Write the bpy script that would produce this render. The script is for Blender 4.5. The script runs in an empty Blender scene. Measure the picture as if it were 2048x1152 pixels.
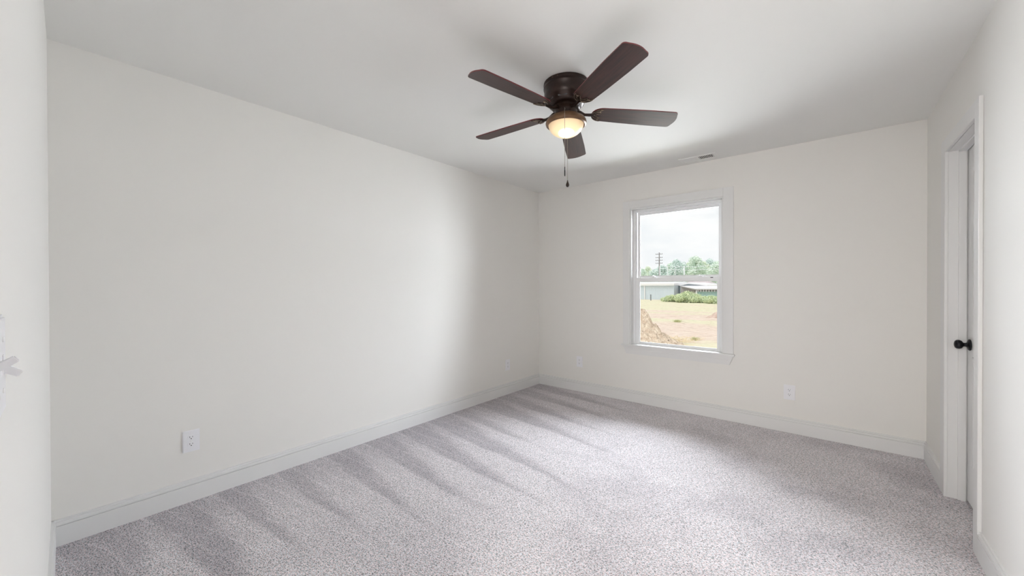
import bpy, bmesh, math, random
from mathutils import Vector, Matrix, noise
rnd = random.Random(7)
PI = math.pi
R = math.radians
S = bpy.context.scene
C = S.collection

# ------------------------------------------------------------------ camera
F, YAW, PITCH, ROLL, CAMH = 768.2, 39.646, -0.3315, -0.145, 1.2545
cam = bpy.data.cameras.new('camera')
cam.sensor_width = 36.0
cam.lens = F / 2048 * 36.0
cam.clip_start = 0.01
cam.clip_end = 600
co = bpy.data.objects.new('camera', cam)
C.objects.link(co)
_y, _p, _r = R(YAW), R(PITCH), R(ROLL)
fw = Vector((-math.sin(_y) * math.cos(_p), math.cos(_y) * math.cos(_p), math.sin(_p)))
rt = Vector((math.cos(_y), math.sin(_y), 0))
up = rt.cross(fw)
rt2 = rt * math.cos(_r) + up * math.sin(_r)
up2 = -rt * math.sin(_r) + up * math.cos(_r)
M3 = Matrix((rt2, up2, -fw)).transposed()
co.matrix_world = Matrix.Translation((0, 0, CAMH)) @ M3.to_4x4()
S.camera = co


def ray(x, y):
    return fw + rt2 * ((x - 1024) / F) - up2 * ((y - 576) / F)


def at_y(x, y, Y):
    """where the line of sight of a measured point of the photograph meets the plane Y"""
    d = ray(x, y)
    return Vector((0, 0, CAMH)) + d * (Y / d.y)


# ------------------------------------------------------------------ world: bright overcast sky
W = bpy.data.worlds.new('overcast_sky')
S.world = W
W.use_nodes = True
nt = W.node_tree
nt.nodes.clear()
out = nt.nodes.new('ShaderNodeOutputWorld')
bg = nt.nodes.new('ShaderNodeBackground')
tc = nt.nodes.new('ShaderNodeTexCoord')
mp = nt.nodes.new('ShaderNodeMapping')
mp.inputs['Scale'].default_value = (2.2, 2.2, 7.0)
nz = nt.nodes.new('ShaderNodeTexNoise')
nz.inputs['Scale'].default_value = 1.7
nz.inputs['Detail'].default_value = 6
nz.inputs['Roughness'].default_value = 0.55
rp = nt.nodes.new('ShaderNodeValToRGB')
rp.color_ramp.elements[0].position = 0.36
rp.color_ramp.elements[0].color = (0.86, 0.895, 0.925, 1)
rp.color_ramp.elements[1].position = 0.62
rp.color_ramp.elements[1].color = (1.0, 1.0, 1.0, 1)
nt.links.new(tc.outputs['Generated'], mp.inputs[0])
nt.links.new(mp.outputs[0], nz.inputs['Vector'])
nt.links.new(nz.outputs['Fac'], rp.inputs[0])
nt.links.new(rp.outputs[0], bg.inputs['Color'])
bg.inputs['Strength'].default_value = 1.05
nt.links.new(bg.outputs[0], out.inputs[0])

S.view_settings.view_transform = 'Standard'
S.view_settings.look = 'None'
S.view_settings.gamma = 1
S.view_settings.exposure = 0.0
S.view_settings.use_curve_mapping = False
S.cycles.max_bounces = 12
S.cycles.diffuse_bounces = 8
S.cycles.transparent_max_bounces = 12
S.cycles.caustics_reflective = False
S.cycles.caustics_refractive = False
S.cycles.sample_clamp_indirect = 6
S.cycles.use_denoising = True


def light(name, kind, loc, aim, energy, col, **kw):
    l = bpy.data.lights.new(name, kind)
    l.energy = energy
    l.color = col
    for k, v in kw.items():
        setattr(l, k, v)
    o = bpy.data.objects.new(name, l)
    C.objects.link(o)
    o.location = loc
    o.rotation_euler = (Vector(aim) - Vector(loc)).to_track_quat('-Z', 'Y').to_euler()
    return o


# soft sun behind thin cloud, high behind the house: lights the field, never enters the window
light('sun', 'SUN', (0, 0, 50), (8, 20, 0), 1.9, (1.0, 0.97, 0.93), angle=R(40))
# daylight of the sky outside the window
light('window_daylight', 'AREA', (-1.20, 4.85, 2.20), (-1.24, 1.0, 0.50), 990, (0.875, 0.93, 1.0),
      shape='RECTANGLE', size=4.2, size_y=2.2)
light('side_daylight', 'AREA', (2.5, 5.45, 2.1), (-2.88, 3.45, 1.0), 800, (0.885, 0.93, 1.0),
      shape='RECTANGLE', size=3.2, size_y=2.4)
# daylight thrown back up by the pale ground before the window
light('ground_bounce', 'AREA', (-1.22, 5.65, 0.05), (-1.25, 3.9, 2.44), 105, (0.97, 1.0, 0.93),
      shape='RECTANGLE', size=3.4, size_y=2.6)
# fill lamp added in the unseen hall, shining in through the open doorway
light('hall_fill', 'AREA', (-0.12, -1.30, 1.75), (-1.0, 2.0, 0.5), 112, (0.99, 0.955, 0.92),
      shape='RECTANGLE', size=1.5, size_y=1.7)

# ------------------------------------------------------------------ materials
MAT = {}


def mat(name, col, rough=0.5, metal=0.0, bump=None, vary=None, spec=0.5, emit=None):
    """bump = (scale, strength, distance); vary = (scale, second colour)"""
    m = bpy.data.materials.new(name)
    m.use_nodes = True
    t = m.node_tree
    b = t.nodes['Principled BSDF']
    b.inputs['Base Color'].default_value = (*col, 1)
    b.inputs['Roughness'].default_value = rough
    b.inputs['Metallic'].default_value = metal
    b.inputs['Specular IOR Level'].default_value = spec
    if bump or vary:
        g = t.nodes.new('ShaderNodeTexCoord')
    if vary:
        n = t.nodes.new('ShaderNodeTexNoise')
        n.inputs['Scale'].default_value = vary[0]
        n.inputs['Detail'].default_value = 5
        mx = t.nodes.new('ShaderNodeMix')
        mx.data_type = 'RGBA'
        mx.inputs['A'].default_value = (*col, 1)
        mx.inputs['B'].default_value = (*vary[1], 1)
        r = t.nodes.new('ShaderNodeMapRange')
        r.inputs['From Min'].default_value = 0.38
        r.inputs['From Max'].default_value = 0.62
        t.links.new(g.outputs['Object'], n.inputs['Vector'])
        t.links.new(n.outputs['Fac'], r.inputs['Value'])
        t.links.new(r.outputs[0], mx.inputs['Factor'])
        t.links.new(mx.outputs['Result'], b.inputs['Base Color'])
    if bump:
        n = t.nodes.new('ShaderNodeTexNoise')
        n.inputs['Scale'].default_value = bump[0]
        n.inputs['Detail'].default_value = 4
        bp = t.nodes.new('ShaderNodeBump')
        bp.inputs['Strength'].default_value = bump[1]
        bp.inputs['Distance'].default_value = bump[2]
        t.links.new(g.outputs['Object'], n.inputs['Vector'])
        t.links.new(n.outputs['Fac'], bp.inputs['Height'])
        t.links.new(bp.outputs[0], b.inputs['Normal'])
    MAT[name] = m
    return m


WALL = mat('wall_paint', (0.795, 0.783, 0.757), 0.7, bump=(180, 0.06, 0.002), spec=0.25)
CEIL = mat('ceiling_paint', (0.80, 0.80, 0.785), 0.85, bump=(120, 0.06, 0.002), spec=0.15)
TRIM = mat('trim_paint', (0.745, 0.745, 0.742), 0.4, bump=(60, 0.03, 0.001))
VINYL = mat('window_vinyl', (0.86, 0.87, 0.88), 0.35)
PLATE = mat('plate_plastic', (0.82, 0.82, 0.85), 0.3)
SLOT = mat('slot_dark', (0.05, 0.05, 0.055), 0.6)
BLACK = mat('black_hardware', (0.012, 0.012, 0.016), 0.38, metal=0.6, bump=(90, 0.05, 0.001))
BRONZE = mat('oiled_bronze', (0.018, 0.009, 0.007), 0.34, metal=0.4, vary=(14, (0.03, 0.015, 0.011)))
BRASS = mat('aged_brass', (0.30, 0.24, 0.18), 0.35, metal=0.9, vary=(90, (0.10, 0.075, 0.055)))
CHAIN = mat('chain_metal', (0.32, 0.29, 0.25), 0.4, metal=0.8)
VENTW = mat('vent_enamel', (0.80, 0.80, 0.79), 0.4)


def wood_mat():
    m = bpy.data.materials.new('blade_wood')
    m.use_nodes = True
    t = m.node_tree
    b = t.nodes['Principled BSDF']
    g = t.nodes.new('ShaderNodeTexCoord')
    mp = t.nodes.new('ShaderNodeMapping')
    mp.inputs['Scale'].default_value = (3, 46, 46)
    n = t.nodes.new('ShaderNodeTexNoise')
    n.inputs['Scale'].default_value = 2.0
    n.inputs['Detail'].default_value = 8
    r = t.nodes.new('ShaderNodeValToRGB')
    r.color_ramp.elements[0].position = 0.35
    r.color_ramp.elements[0].color = (0.020, 0.008, 0.008, 1)
    r.color_ramp.elements[1].position = 0.65
    r.color_ramp.elements[1].color = (0.048, 0.018, 0.015, 1)
    t.links.new(g.outputs['Object'], mp.inputs[0])
    t.links.new(mp.outputs[0], n.inputs['Vector'])
    t.links.new(n.outputs['Fac'], r.inputs[0])
    t.links.new(r.outputs[0], b.inputs['Base Color'])
    b.inputs['Roughness'].default_value = 0.42
    b.inputs['Specular IOR Level'].default_value = 0.42
    b.inputs['Coat Weight'].default_value = 0.12
    b.inputs['Coat Roughness'].default_value = 0.38
    return m


WOOD = wood_mat()
EDGE = mat('blade_edge', (0.13, 0.02, 0.024), 0.4)


def bowl_mat():
    """lit frosted glass: a bulb hangs low in the bowl, so its lower middle gives off the most"""
    m = bpy.data.materials.new('frosted_bowl_glass')
    m.use_nodes = True
    t = m.node_tree
    b = t.nodes['Principled BSDF']
    b.inputs['Base Color'].default_value = (0.55, 0.46, 0.33, 1)
    b.inputs['Roughness'].default_value = 0.35
    g = t.nodes.new('ShaderNodeTexCoord')
    d = t.nodes.new('ShaderNodeVectorMath')
    d.operation = 'DISTANCE'
    d.inputs[1].default_value = (0.02, -0.03, -0.085)
    r = t.nodes.new('ShaderNodeValToRGB')
    r.color_ramp.elements[0].position = 0.018
    r.color_ramp.elements[0].color = (5.0, 4.3, 3.0, 1)
    e = r.color_ramp.elements.new(0.052)
    e.color = (0.48, 0.36, 0.20, 1)
    r.color_ramp.elements[-1].position = 0.12
    r.color_ramp.elements[-1].color = (0.20, 0.135, 0.068, 1)
    t.links.new(g.outputs['Object'], d.inputs[0])
    t.links.new(d.outputs['Value'], r.inputs[0])
    t.links.new(r.outputs[0], b.inputs['Emission Color'])
    b.inputs['Emission Strength'].default_value = 1.9
    return m


BOWL = bowl_mat()


def glass_mat():
    m = bpy.data.materials.new('window_glass')
    m.use_nodes = True
    t = m.node_tree
    t.nodes.clear()
    o = t.nodes.new('ShaderNodeOutputMaterial')
    a = t.nodes.new('ShaderNodeBsdfTransparent')
    a.inputs[0].default_value = (0.985, 0.99, 0.988, 1)
    g = t.nodes.new('ShaderNodeBsdfGlossy')
    g.inputs['Roughness'].default_value = 0.03
    f = t.nodes.new('ShaderNodeFresnel')
    f.inputs['IOR'].default_value = 1.3
    mx = t.nodes.new('ShaderNodeMixShader')
    t.links.new(f.outputs[0], mx.inputs[0])
    t.links.new(a.outputs[0], mx.inputs[1])
    t.links.new(g.outputs[0], mx.inputs[2])
    t.links.new(mx.outputs[0], o.inputs[0])
    return m


GLASS = glass_mat()


class NB:
    """tiny node builder"""
    def __init__(s, m):
        s.t = m.node_tree

    def n(s, kind, **kw):
        x = s.t.nodes.new(kind)
        for k, v in kw.items():
            setattr(x, k, v)
        return x

    def m(s, op, a, b=None, c=None, clamp=False):
        x = s.t.nodes.new('ShaderNodeMath')
        x.operation = op
        x.use_clamp = clamp
        for i, v in enumerate((a, b, c)):
            if v is None:
                continue
            if isinstance(v, (int, float)):
                x.inputs[i].default_value = v
            else:
                s.t.links.new(v, x.inputs[i])
        return x.outputs[0]

    def noise(s, vec, scale, detail=3, rough=0.5):
        x = s.t.nodes.new('ShaderNodeTexNoise')
        x.inputs['Scale'].default_value = scale
        x.inputs['Detail'].default_value = detail
        x.inputs['Roughness'].default_value = rough
        s.t.links.new(vec, x.inputs['Vector'])
        return x.outputs['Fac']

    def rng(s, v, a, b, c=0.0, d=1.0, smooth=False):
        x = s.t.nodes.new('ShaderNodeMapRange')
        x.interpolation_type = 'SMOOTHSTEP' if smooth else 'LINEAR'
        x.inputs['From Min'].default_value = a
        x.inputs['From Max'].default_value = b
        x.inputs['To Min'].default_value = c
        x.inputs['To Max'].default_value = d
        s.t.links.new(v, x.inputs['Value'])
        return x.outputs[0]

    def mix(s, f, a, b):
        x = s.t.nodes.new('ShaderNodeMix')
        x.data_type = 'RGBA'
        for i, v in (('Factor', f), ('A', a), ('B', b)):
            if isinstance(v, tuple):
                x.inputs[i].default_value = (*v, 1)
            elif isinstance(v, (int, float)):
                x.inputs[i].default_value = v
            else:
                s.t.links.new(v, x.inputs[i])
        return x.outputs['Result']


def carpet_mat():
    m = bpy.data.materials.new('cut_pile_carpet')
    m.use_nodes = True
    b = m.node_tree.nodes['Principled BSDF']
    N = NB(m)
    g = N.n('ShaderNodeTexCoord')
    P = g.outputs['Object']
    sp = N.n('ShaderNodeSeparateXYZ')
    m.node_tree.links.new(P, sp.inputs[0])
    X, Y = sp.outputs[0], sp.outputs[1]
    # heathered yarn tips: stretched speckle of pale, taupe, rose and dark flecks
    mp = N.n('ShaderNodeMapping')
    mp.inputs['Scale'].default_value = (0.62, 1.0, 1.0)
    mp.inputs['Rotation'].default_value = (0, 0, R(-18))
    m.node_tree.links.new(P, mp.inputs[0])
    V = mp.outputs[0]
    f1 = N.noise(V, 330, 2, 0.75)
    f2 = N.noise(V, 150, 3, 0.8)
    f3 = N.noise(V, 170, 1, 0.5)
    vo = N.n('ShaderNodeTexVoronoi')
    vo.inputs['Scale'].default_value = 360
    m.node_tree.links.new(V, vo.inputs['Vector'])
    vs = N.n('ShaderNodeSeparateColor')
    m.node_tree.links.new(vo.outputs['Color'], vs.inputs[0])
    v = N.m('ADD', N.m('MULTIPLY', f1, 0.40), N.m('MULTIPLY', f2, 0.40))
    v = N.m('ADD', v, N.m('ADD', N.m('MULTIPLY', vs.outputs[0], 0.12), 0.04))
    r = N.n('ShaderNodeValToRGB')
    e = r.color_ramp.elements
    e[0].position = 0.40
    e[0].color = (0.085, 0.078, 0.080, 1)
    e[1].position = 0.61
    e[1].color = (0.84, 0.825, 0.835, 1)
    for p, c in ((0.445, (0.24, 0.285, 0.285, 1)), (0.485, (0.54, 0.52, 0.53, 1)), (0.525, (0.76, 0.75, 0.76, 1))):
        q = e.new(p)
        q.color = c
    m.node_tree.links.new(v, r.inputs[0])
    tint = N.mix(N.rng(f3, 0.42, 0.62), (1.10, 0.965, 0.97), (0.93, 0.99, 1.03))
    mul = N.n('ShaderNodeMix')
    mul.data_type = 'RGBA'
    mul.blend_type = 'MULTIPLY'
    mul.inputs['Factor'].default_value = 1
    m.node_tree.links.new(r.outputs[0], mul.inputs['A'])
    m.node_tree.links.new(tint, mul.inputs['B'])
    # vacuum strokes: nap brushed the other way in wedges that start at the left wall
    wob = N.m('MULTIPLY', N.m('SUBTRACT', N.noise(P, 1.3, 2), 0.5), 0.16)
    slope = N.rng(Y, 0.6, 2.0, -0.12, 0.09)
    yy = N.m('ADD', N.m('ADD', Y, wob), N.m('MULTIPLY', N.m('ADD', X, 2.88), slope))
    ph = N.m('FRACT', N.m('DIVIDE', N.m('ADD', yy, 5.06), 0.315))
    idx = N.m('FLOOR', N.m('DIVIDE', N.m('ADD', yy, 5.06), 0.315))
    rn = N.m('FRACT', N.m('MULTIPLY', N.m('SINE', N.m('MULTIPLY', idx, 12.99)), 437.5))
    wid = N.m('ADD', N.rng(X, -2.86, -1.25, 1.05, 0.0), N.m('MULTIPLY', N.m('SUBTRACT', rn, 0.5), 0.55))
    wid = N.m('MULTIPLY', wid, N.rng(X, -1.2, -0.9, 1, 0))
    edge = N.m('MULTIPLY', N.m('SUBTRACT', N.noise(V, 22, 3, 0.7), 0.5), 0.12)
    dd = N.m('SUBTRACT', N.m('ADD', wid, edge), ph)
    wedge = N.m('MULTIPLY', N.rng(dd, -0.06, 0.34, 0, 1, True), N.rng(ph, 0.01, 0.16, 0.0, 1.0, True))
    # a second set of fine stroke lines
    ph2 = N.m('FRACT', N.m('DIVIDE', N.m('ADD', N.m('ADD', yy, N.m('MULTIPLY', X, -0.13)), 5.2), 0.105))
    ln = N.m('MULTIPLY', N.rng(ph2, 0.0, 0.22, 1, 0, True), N.rng(X, -2.75, -0.6, 0.7, 0.1))
    blot = N.rng(N.noise(P, 1.6, 4, 0.6), 0.42, 0.66, 0.0, 0.5, True)
    nap = N.m('ADD', N.m('MAXIMUM', N.m('MULTIPLY', wedge, 0.8), N.rng(X, -2.86, -2.1, 0.6, 0.0)), N.m('MULTIPLY', blot, N.rng(X, -2.8, 0.3, 0.3, 1.3)))
    nap = N.m('SUBTRACT', nap, N.m('MULTIPLY', ln, 0.5), clamp=True)
    dark = N.n('ShaderNodeMix')
    dark.data_type = 'RGBA'
    dark.blend_type = 'MULTIPLY'
    m.node_tree.links.new(nap, dark.inputs['Factor'])
    m.node_tree.links.new(mul.outputs['Result'], dark.inputs['A'])
    dark.inputs['B'].default_value = (0.64, 0.63, 0.65, 1)
    m.node_tree.links.new(dark.outputs['Result'], b.inputs['Base Color'])
    b.inputs['Roughness'].default_value = 0.95
    b.inputs['Specular IOR Level'].default_value = 0.05
    b.inputs['Sheen Weight'].default_value = 0.15
    bp = N.n('ShaderNodeBump')
    bp.inputs['Strength'].default_value = 0.35
    bp.inputs['Distance'].default_value = 0.004
    m.node_tree.links.new(v, bp.inputs['Height'])
    m.node_tree.links.new(bp.outputs[0], b.inputs['Normal'])
    return m


CARPET = carpet_mat()


# ------------------------------------------------------------------ mesh helpers
class MB:
    def __init__(s):
        s.bm = bmesh.new()

    def box(s, x0, x1, y0, y1, z0, z1, bev=0.0):
        r = bmesh.ops.create_cube(s.bm, size=1)
        for v in r['verts']:
            v.co = Vector(((x0 + x1) / 2 + v.co.x * (x1 - x0), (y0 + y1) / 2 + v.co.y * (y1 - y0),
                           (z0 + z1) / 2 + v.co.z * (z1 - z0)))
        if bev:
            es = list({e for v in r['verts'] for e in v.link_edges})
            bmesh.ops.bevel(s.bm, geom=es, offset=bev, segments=2, profile=0.6, affect='EDGES')
        return s

    def lathe(s, prof, cx=0, cy=0, cz=0, n=48, axis='z', cap=True):
        """prof = [(radius, height)...]"""
        rings = []
        for r_, h in prof:
            ring = []
            for i in range(n):
                a = 2 * PI * i / n
                p = (r_ * math.cos(a), r_ * math.sin(a), h)
                if axis == '-x':
                    p = (-h, p[0], p[1])
                elif axis == '-y':
                    p = (p[0], -h, p[1])
                ring.append(s.bm.verts.new((cx + p[0], cy + p[1], cz + p[2])))
            rings.append(ring)
        for a, b in zip(rings, rings[1:]):
            for i in range(n):
                j = (i + 1) % n
                s.bm.faces.new((a[i], a[j], b[j], b[i]))
        if cap:
            s.bm.faces.new(rings[0])
            s.bm.faces.new(rings[-1])
        return s

    def prism(s, pts, z0, z1, bev=0.0, fn=None):
        """closed outline (x, y) pulled from z0 to z1; fn maps the points afterwards"""
        a = [s.bm.verts.new((x, y, z0)) for x, y in pts]
        b = [s.bm.verts.new((x, y, z1)) for x, y in pts]
        fs = [s.bm.faces.new(a[::-1]), s.bm.faces.new(b)]
        n = len(pts)
        for i in range(n):
            j = (i + 1) % n
            fs.append(s.bm.faces.new((a[i], a[j], b[j], b[i])))
        if bev:
            es = list({e for f in fs[:2] for e in f.edges})
            bmesh.ops.bevel(s.bm, geom=es, offset=bev, segments=2, affect='EDGES')
        if fn:
            for v in s.bm.verts:
                v.co = Vector(fn(v.co))
        return s

    def tube(s, pts, rad, n=8):
        pts = [Vector(p) for p in pts]
        rings = []
        for i, p in enumerate(pts):
            t = (pts[min(i + 1, len(pts) - 1)] - pts[max(i - 1, 0)]).normalized()
            a = t.cross(Vector((0, 0, 1)))
            if a.length < 1e-3:
                a = t.cross(Vector((1, 0, 0)))
            a.normalize()
            b = t.cross(a)
            r_ = rad[i] if isinstance(rad, (list, tuple)) else rad
            rings.append([s.bm.verts.new(p + a * r_ * math.cos(2 * PI * k / n) + b * r_ * math.sin(2 * PI * k / n))
                          for k in range(n)])
        for a, b in zip(rings, rings[1:]):
            for i in range(n):
                j = (i + 1) % n
                s.bm.faces.new((a[i], a[j], b[j], b[i]))
        s.bm.faces.new(rings[0])
        s.bm.faces.new(rings[-1])
        return s

    def ball(s, c, r_, seg=16, sc=(1, 1, 1)):
        q = bmesh.ops.create_uvsphere(s.bm, u_segments=seg, v_segments=seg // 2, radius=r_)
        for v in q['verts']:
            v.co = Vector((c[0] + v.co.x * sc[0], c[1] + v.co.y * sc[1], c[2] + v.co.z * sc[2]))
        return s

    def build(s, name, m, parent=None, smooth=False, loc=(0, 0, 0)):
        bmesh.ops.recalc_face_normals(s.bm, faces=s.bm.faces)
        me = bpy.data.meshes.new(name)
        s.bm.to_mesh(me)
        s.bm.free()
        for q in (m if isinstance(m, (list, tuple)) else [m]):
            me.materials.append(q)
        o = bpy.data.objects.new(name, me)
        C.objects.link(o)
        if parent:
            o.parent = parent
        o.location = loc
        if smooth:
            for p in me.polygons:
                p.use_smooth = True
            if smooth != 'all':
                me.set_sharp_from_angle(angle=R(35))
        return o


def tag(o, label, cat, group=None, kind=None):
    o['label'] = label
    o['category'] = cat
    if group:
        o['group'] = group
    if kind:
        o['kind'] = kind
    return o


def thing(name, label, cat, loc=(0, 0, 0), rz=0.0, group=None):
    o = bpy.data.objects.new(name, None)
    C.objects.link(o)
    o.location = loc
    o.rotation_euler = (0, 0, rz)
    o.empty_display_size = 0.1
    return tag(o, label, cat, group)


def struct(o, label, cat):
    o['kind'] = 'structure'
    o['label'] = label
    o['category'] = cat
    return o


# ------------------------------------------------------------------ room shell
XL, XR, YB, H = -2.882, 0.534, 4.020, 2.44
T = 0.13
K = 0.0196                                   # the near wall is a touch out of square


def yn(x):
    return 0.0016 - K * (x - XL)


DX0, DX1 = -0.50, 0.27                       # doorway the camera stands in
WX0, WX1, WZ0, WZ1 = -1.671, -0.768, 0.600, 2.085   # window opening
OY0, OY1, OZ = 2.770, 3.385, 2.036           # closet door opening

f = MB().box(XL - T, XR + 0.20, -1.62, YB + T, -0.12, 0.0).build('floor', CARPET)
struct(f, 'grey heathered cut pile carpet with vacuum strokes covering the whole floor', 'floor')
f = MB().box(XL - T, XR + 0.9, -1.62, YB + T, H, H + 0.12).build('ceiling', CEIL)
struct(f, 'smooth matt white ceiling above the carpeted room', 'ceiling')
f = MB().box(XL - T, XL, -0.35, YB + T, 0.0, H).build('wall_left', WALL)
struct(f, 'long blank cream white wall on the left', 'wall')
b = MB()
b.box(XL, WX0, YB, YB + T, 0, H).box(WX1, XR + T, YB, YB + T, 0, H)
b.box(WX0, WX1, YB, YB + T, 0, WZ0).box(WX0, WX1, YB, YB + T, WZ1, H)
struct(b.build('wall_back', WALL), 'off white far wall holding the only window', 'wall')
b = MB()
b.box(XR, XR + 0.114, -0.05, OY0 - 0.018, 0, H).box(XR, XR + 0.114, OY1 + 0.018, YB, 0, H)
b.box(XR, XR + 0.114, OY0 - 0.018, OY1 + 0.018, OZ + 0.018, H)
struct(b.build('wall_right', WALL), 'white right wall with a recessed closet door', 'wall')


def near_piece(bm, x0, x1, z0, z1, th=T, off=0.0):
    pts = [(x0, yn(x0) + off), (x1, yn(x1) + off), (x1, yn(x1) - th), (x0, yn(x0) - th)]
    bm.prism(pts[::-1], z0, z1)


b = MB()
near_piece(b, XL, DX0, 0, H)
near_piece(b, DX1, XR, 0, H)
near_piece(b, DX0, DX1, 2.08, H)
struct(b.build('wall_front', WALL), 'white near wall seen almost edge on at the left margin', 'wall')
# small hall behind the doorway
b = MB()
b.box(-1.30, -1.20, -1.50, -0.16, 0, H).box(1.05, 1.15, -1.50, -0.20, 0, H).box(-1.30, 1.15, -1.60, -1.50, 0, H)
b.box(XR, 1.15, -0.20, -0.10, 0, H)
struct(b.build('wall_hall', WALL), 'white walls of the hall behind the doorway', 'wall')
b = MB().box(XR + 0.20, 1.15, -1.62, -0.05, -0.12, 0.0)
struct(b.build('floor_hall', CARPET), 'grey carpet of the hall behind the doorway', 'floor')

# closet back behind the closed door, so no daylight leaks round it
b = MB().box(XR + 0.15, XR + 0.20, 2.55, 3.65, 0, H).box(XR + 0.114, XR + 0.15, 2.55, 2.60, 0, H)
b.box(XR + 0.114, XR + 0.15, 3.60, 3.65, 0, H)
struct(b.build('wall_closet', WALL), 'inner face of the closet behind the closed door', 'wall')

BASE = [(0, 0), (0.0145, 0), (0.0145, 0.0955), (0.007, 0.0965), (0.007, 0.1005), (0.0145, 0.1025), (0.0135, 0.1145),
        (0.0050, 0.1165), (0.0050, 0.1215), (0.0085, 0.1235), (0.0080, 0.127), (0, 0.127)]


def baseboard(name, p0, p1, nrm, label):
    """profile swept from p0 to p1 against the wall; nrm points into the room"""
    bm = MB()
    p0, p1, nrm = Vector((*p0, 0)), Vector((*p1, 0)), Vector((*nrm, 0))
    a = [bm.bm.verts.new(p0 + nrm * u + Vector((0, 0, z))) for u, z in BASE]
    c = [bm.bm.verts.new(p1 + nrm * u + Vector((0, 0, z))) for u, z in BASE]
    bm.bm.faces.new(a)
    bm.bm.faces.new(c[::-1])
    for i in range(len(BASE)):
        j = (i + 1) % len(BASE)
        bm.bm.faces.new((a[i], c[i], c[j], a[j]))
    return struct(bm.build(name, TRIM), label, 'baseboard')


CN, CF = 2.705, 3.478                        # outer edges of the closet casing
baseboard('baseboard_left', (XL, 0.0), (XL, YB), (1, 0), 'white grooved baseboard along the long left wall')
baseboard('baseboard_back', (XL, YB), (XR, YB), (0, -1), 'white grooved baseboard under the window wall')
baseboard('baseboard_right', (XR, CF), (XR, YB), (-1, 0), 'short white baseboard between closet door and far corner')
baseboard('baseboard_right.001', (XR, -0.05), (XR, CN), (-1, 0), 'white baseboard on the right wall nearest the camera')
baseboard('baseboard_front', (XL, yn(XL)), (DX0 - 0.07, yn(DX0 - 0.07)), (K, 1), 'white baseboard on the near wall seen end on')

# doorway casing around the camera's opening
b = MB()
for x0, x1, z0, z1 in ((DX0 - 0.06, DX0, 0, 2.14), (DX1, DX1 + 0.06, 0, 2.14), (DX0, DX1, 2.08, 2.14)):
    near_piece(b, x0, x1, z0, z1, th=-0.015)
struct(b.build('trim_1', TRIM), 'white casing round the doorway the camera stands in', 'trim')

# ------------------------------------------------------------------ closet door
b = MB()
JT = 0.018
b.box(XR, XR + 0.114, OY0 - JT, OY0, 0, OZ).box(XR, XR + 0.114, OY1, OY1 + JT, 0, OZ)
b.box(XR, XR + 0.114, OY0 - JT, OY1 + JT, OZ, OZ + JT)
struct(b.build('trim_2', TRIM), 'white jamb lining the recessed closet doorway', 'trim')
ST = (0.574, 0.606)
b = MB()
b.box(ST[0], ST[1], OY1 - 0.011, OY1, 0, OZ, 0.001).box(ST[0], ST[1], OY0, OY0 + 0.011, 0, OZ, 0.001)
b.box(ST[0], ST[1], OY0 + 0.011, OY1 - 0.011, OZ - 0.011, OZ, 0.001)
struct(b.build('trim_3', TRIM), 'thin white door stop inside the closet jamb', 'trim')


def casing(bm, axis, a0, a1, z0, z1, face, sgn):
    """flat casing board with eased edges and a shallow step, on plane `face`, standing out by sgn"""
    t1, t2 = 0.015, 0.011
    if axis == 'x':
        bm.box(a0, a1, min(face, face + sgn * t1), max(face, face + sgn * t1), z0, z1, 0.003)
    else:
        bm.box(min(face, face + sgn * t1), max(face, face + sgn * t1), a0, a1, z0, z1, 0.003)


b = MB()
casing(b, 'y', CN, OY0 + 0.004, 0, 2.114, XR, -1)
casing(b, 'y', OY1 - 0.006, CF, 0, 2.114, XR, -1)
casing(b, 'y', OY0 + 0.004, OY1 - 0.006, OZ + 0.001, 2.114, XR, -1)
struct(b.build('trim_4', TRIM), 'white casing framing the recessed closet door', 'trim')

door = MB()
DXF = 0.611
door.box(DXF, DXF + 0.033, OY0 + 0.003, OY1 - 0.003, 0.012, OZ - 0.003, 0.001)
door = struct(door.build('door_1', TRIM), 'closed white closet door set deep in the right wall jamb', 'door')
# raised mouldings of the two panels
b = MB()
for z0, z1 in ((0.22, 0.85), (1.02, 1.90)):
    for q in ((OY0 + 0.11, OY1 - 0.11, z0, z0 + 0.02), (OY0 + 0.11, OY1 - 0.11, z1 - 0.02, z1),
              (OY0 + 0.11, OY0 + 0.13, z0 + 0.02, z1 - 0.02), (OY1 - 0.13, OY1 - 0.11, z0 + 0.02, z1 - 0.02)):
        b.box(DXF - 0.004, DXF + 0.001, q[0], q[1], q[2], q[3], 0.001)
b.build('panel_moulding', TRIM, door)
KY, KZ = 3.322, 0.913
kb = MB().lathe([(0.030, 0.0), (0.032, 0.002), (0.032, 0.005), (0.029, 0.009), (0.020, 0.012), (0.013, 0.014), (0.0105, 0.019),
                 (0.0105, 0.026), (0.014, 0.029), (0.021, 0.033), (0.025, 0.040), (0.026, 0.046), (0.0245, 0.053),
                 (0.019, 0.059), (0.010, 0.062), (0.001, 0.0625)], DXF, KY, KZ, axis='-x')
kb = kb.build('door_knob', BLACK, door, smooth=True)
kb['label'] = 'round black door knob'
b = MB().box(ST[0] + 0.001, DXF + 0.0, OY1 - 0.010, OY1 - 0.0005, 0.02, OZ - 0.012)

# ------------------------------------------------------------------ window
win = bpy.data.objects.new('window_1', None)
C.objects.link(win)
win.location = ((WX0 + WX1) / 2, YB, WZ0)
struct(win, 'single hung white window looking onto the field', 'window')
WL = Vector(win.location)


def wb(bm, name, m, parent=win, smooth=False):
    o = bm.build(name, m, None, smooth)
    o.data.transform(Matrix.Translation(-WL))
    o.parent = parent
    return o


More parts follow.
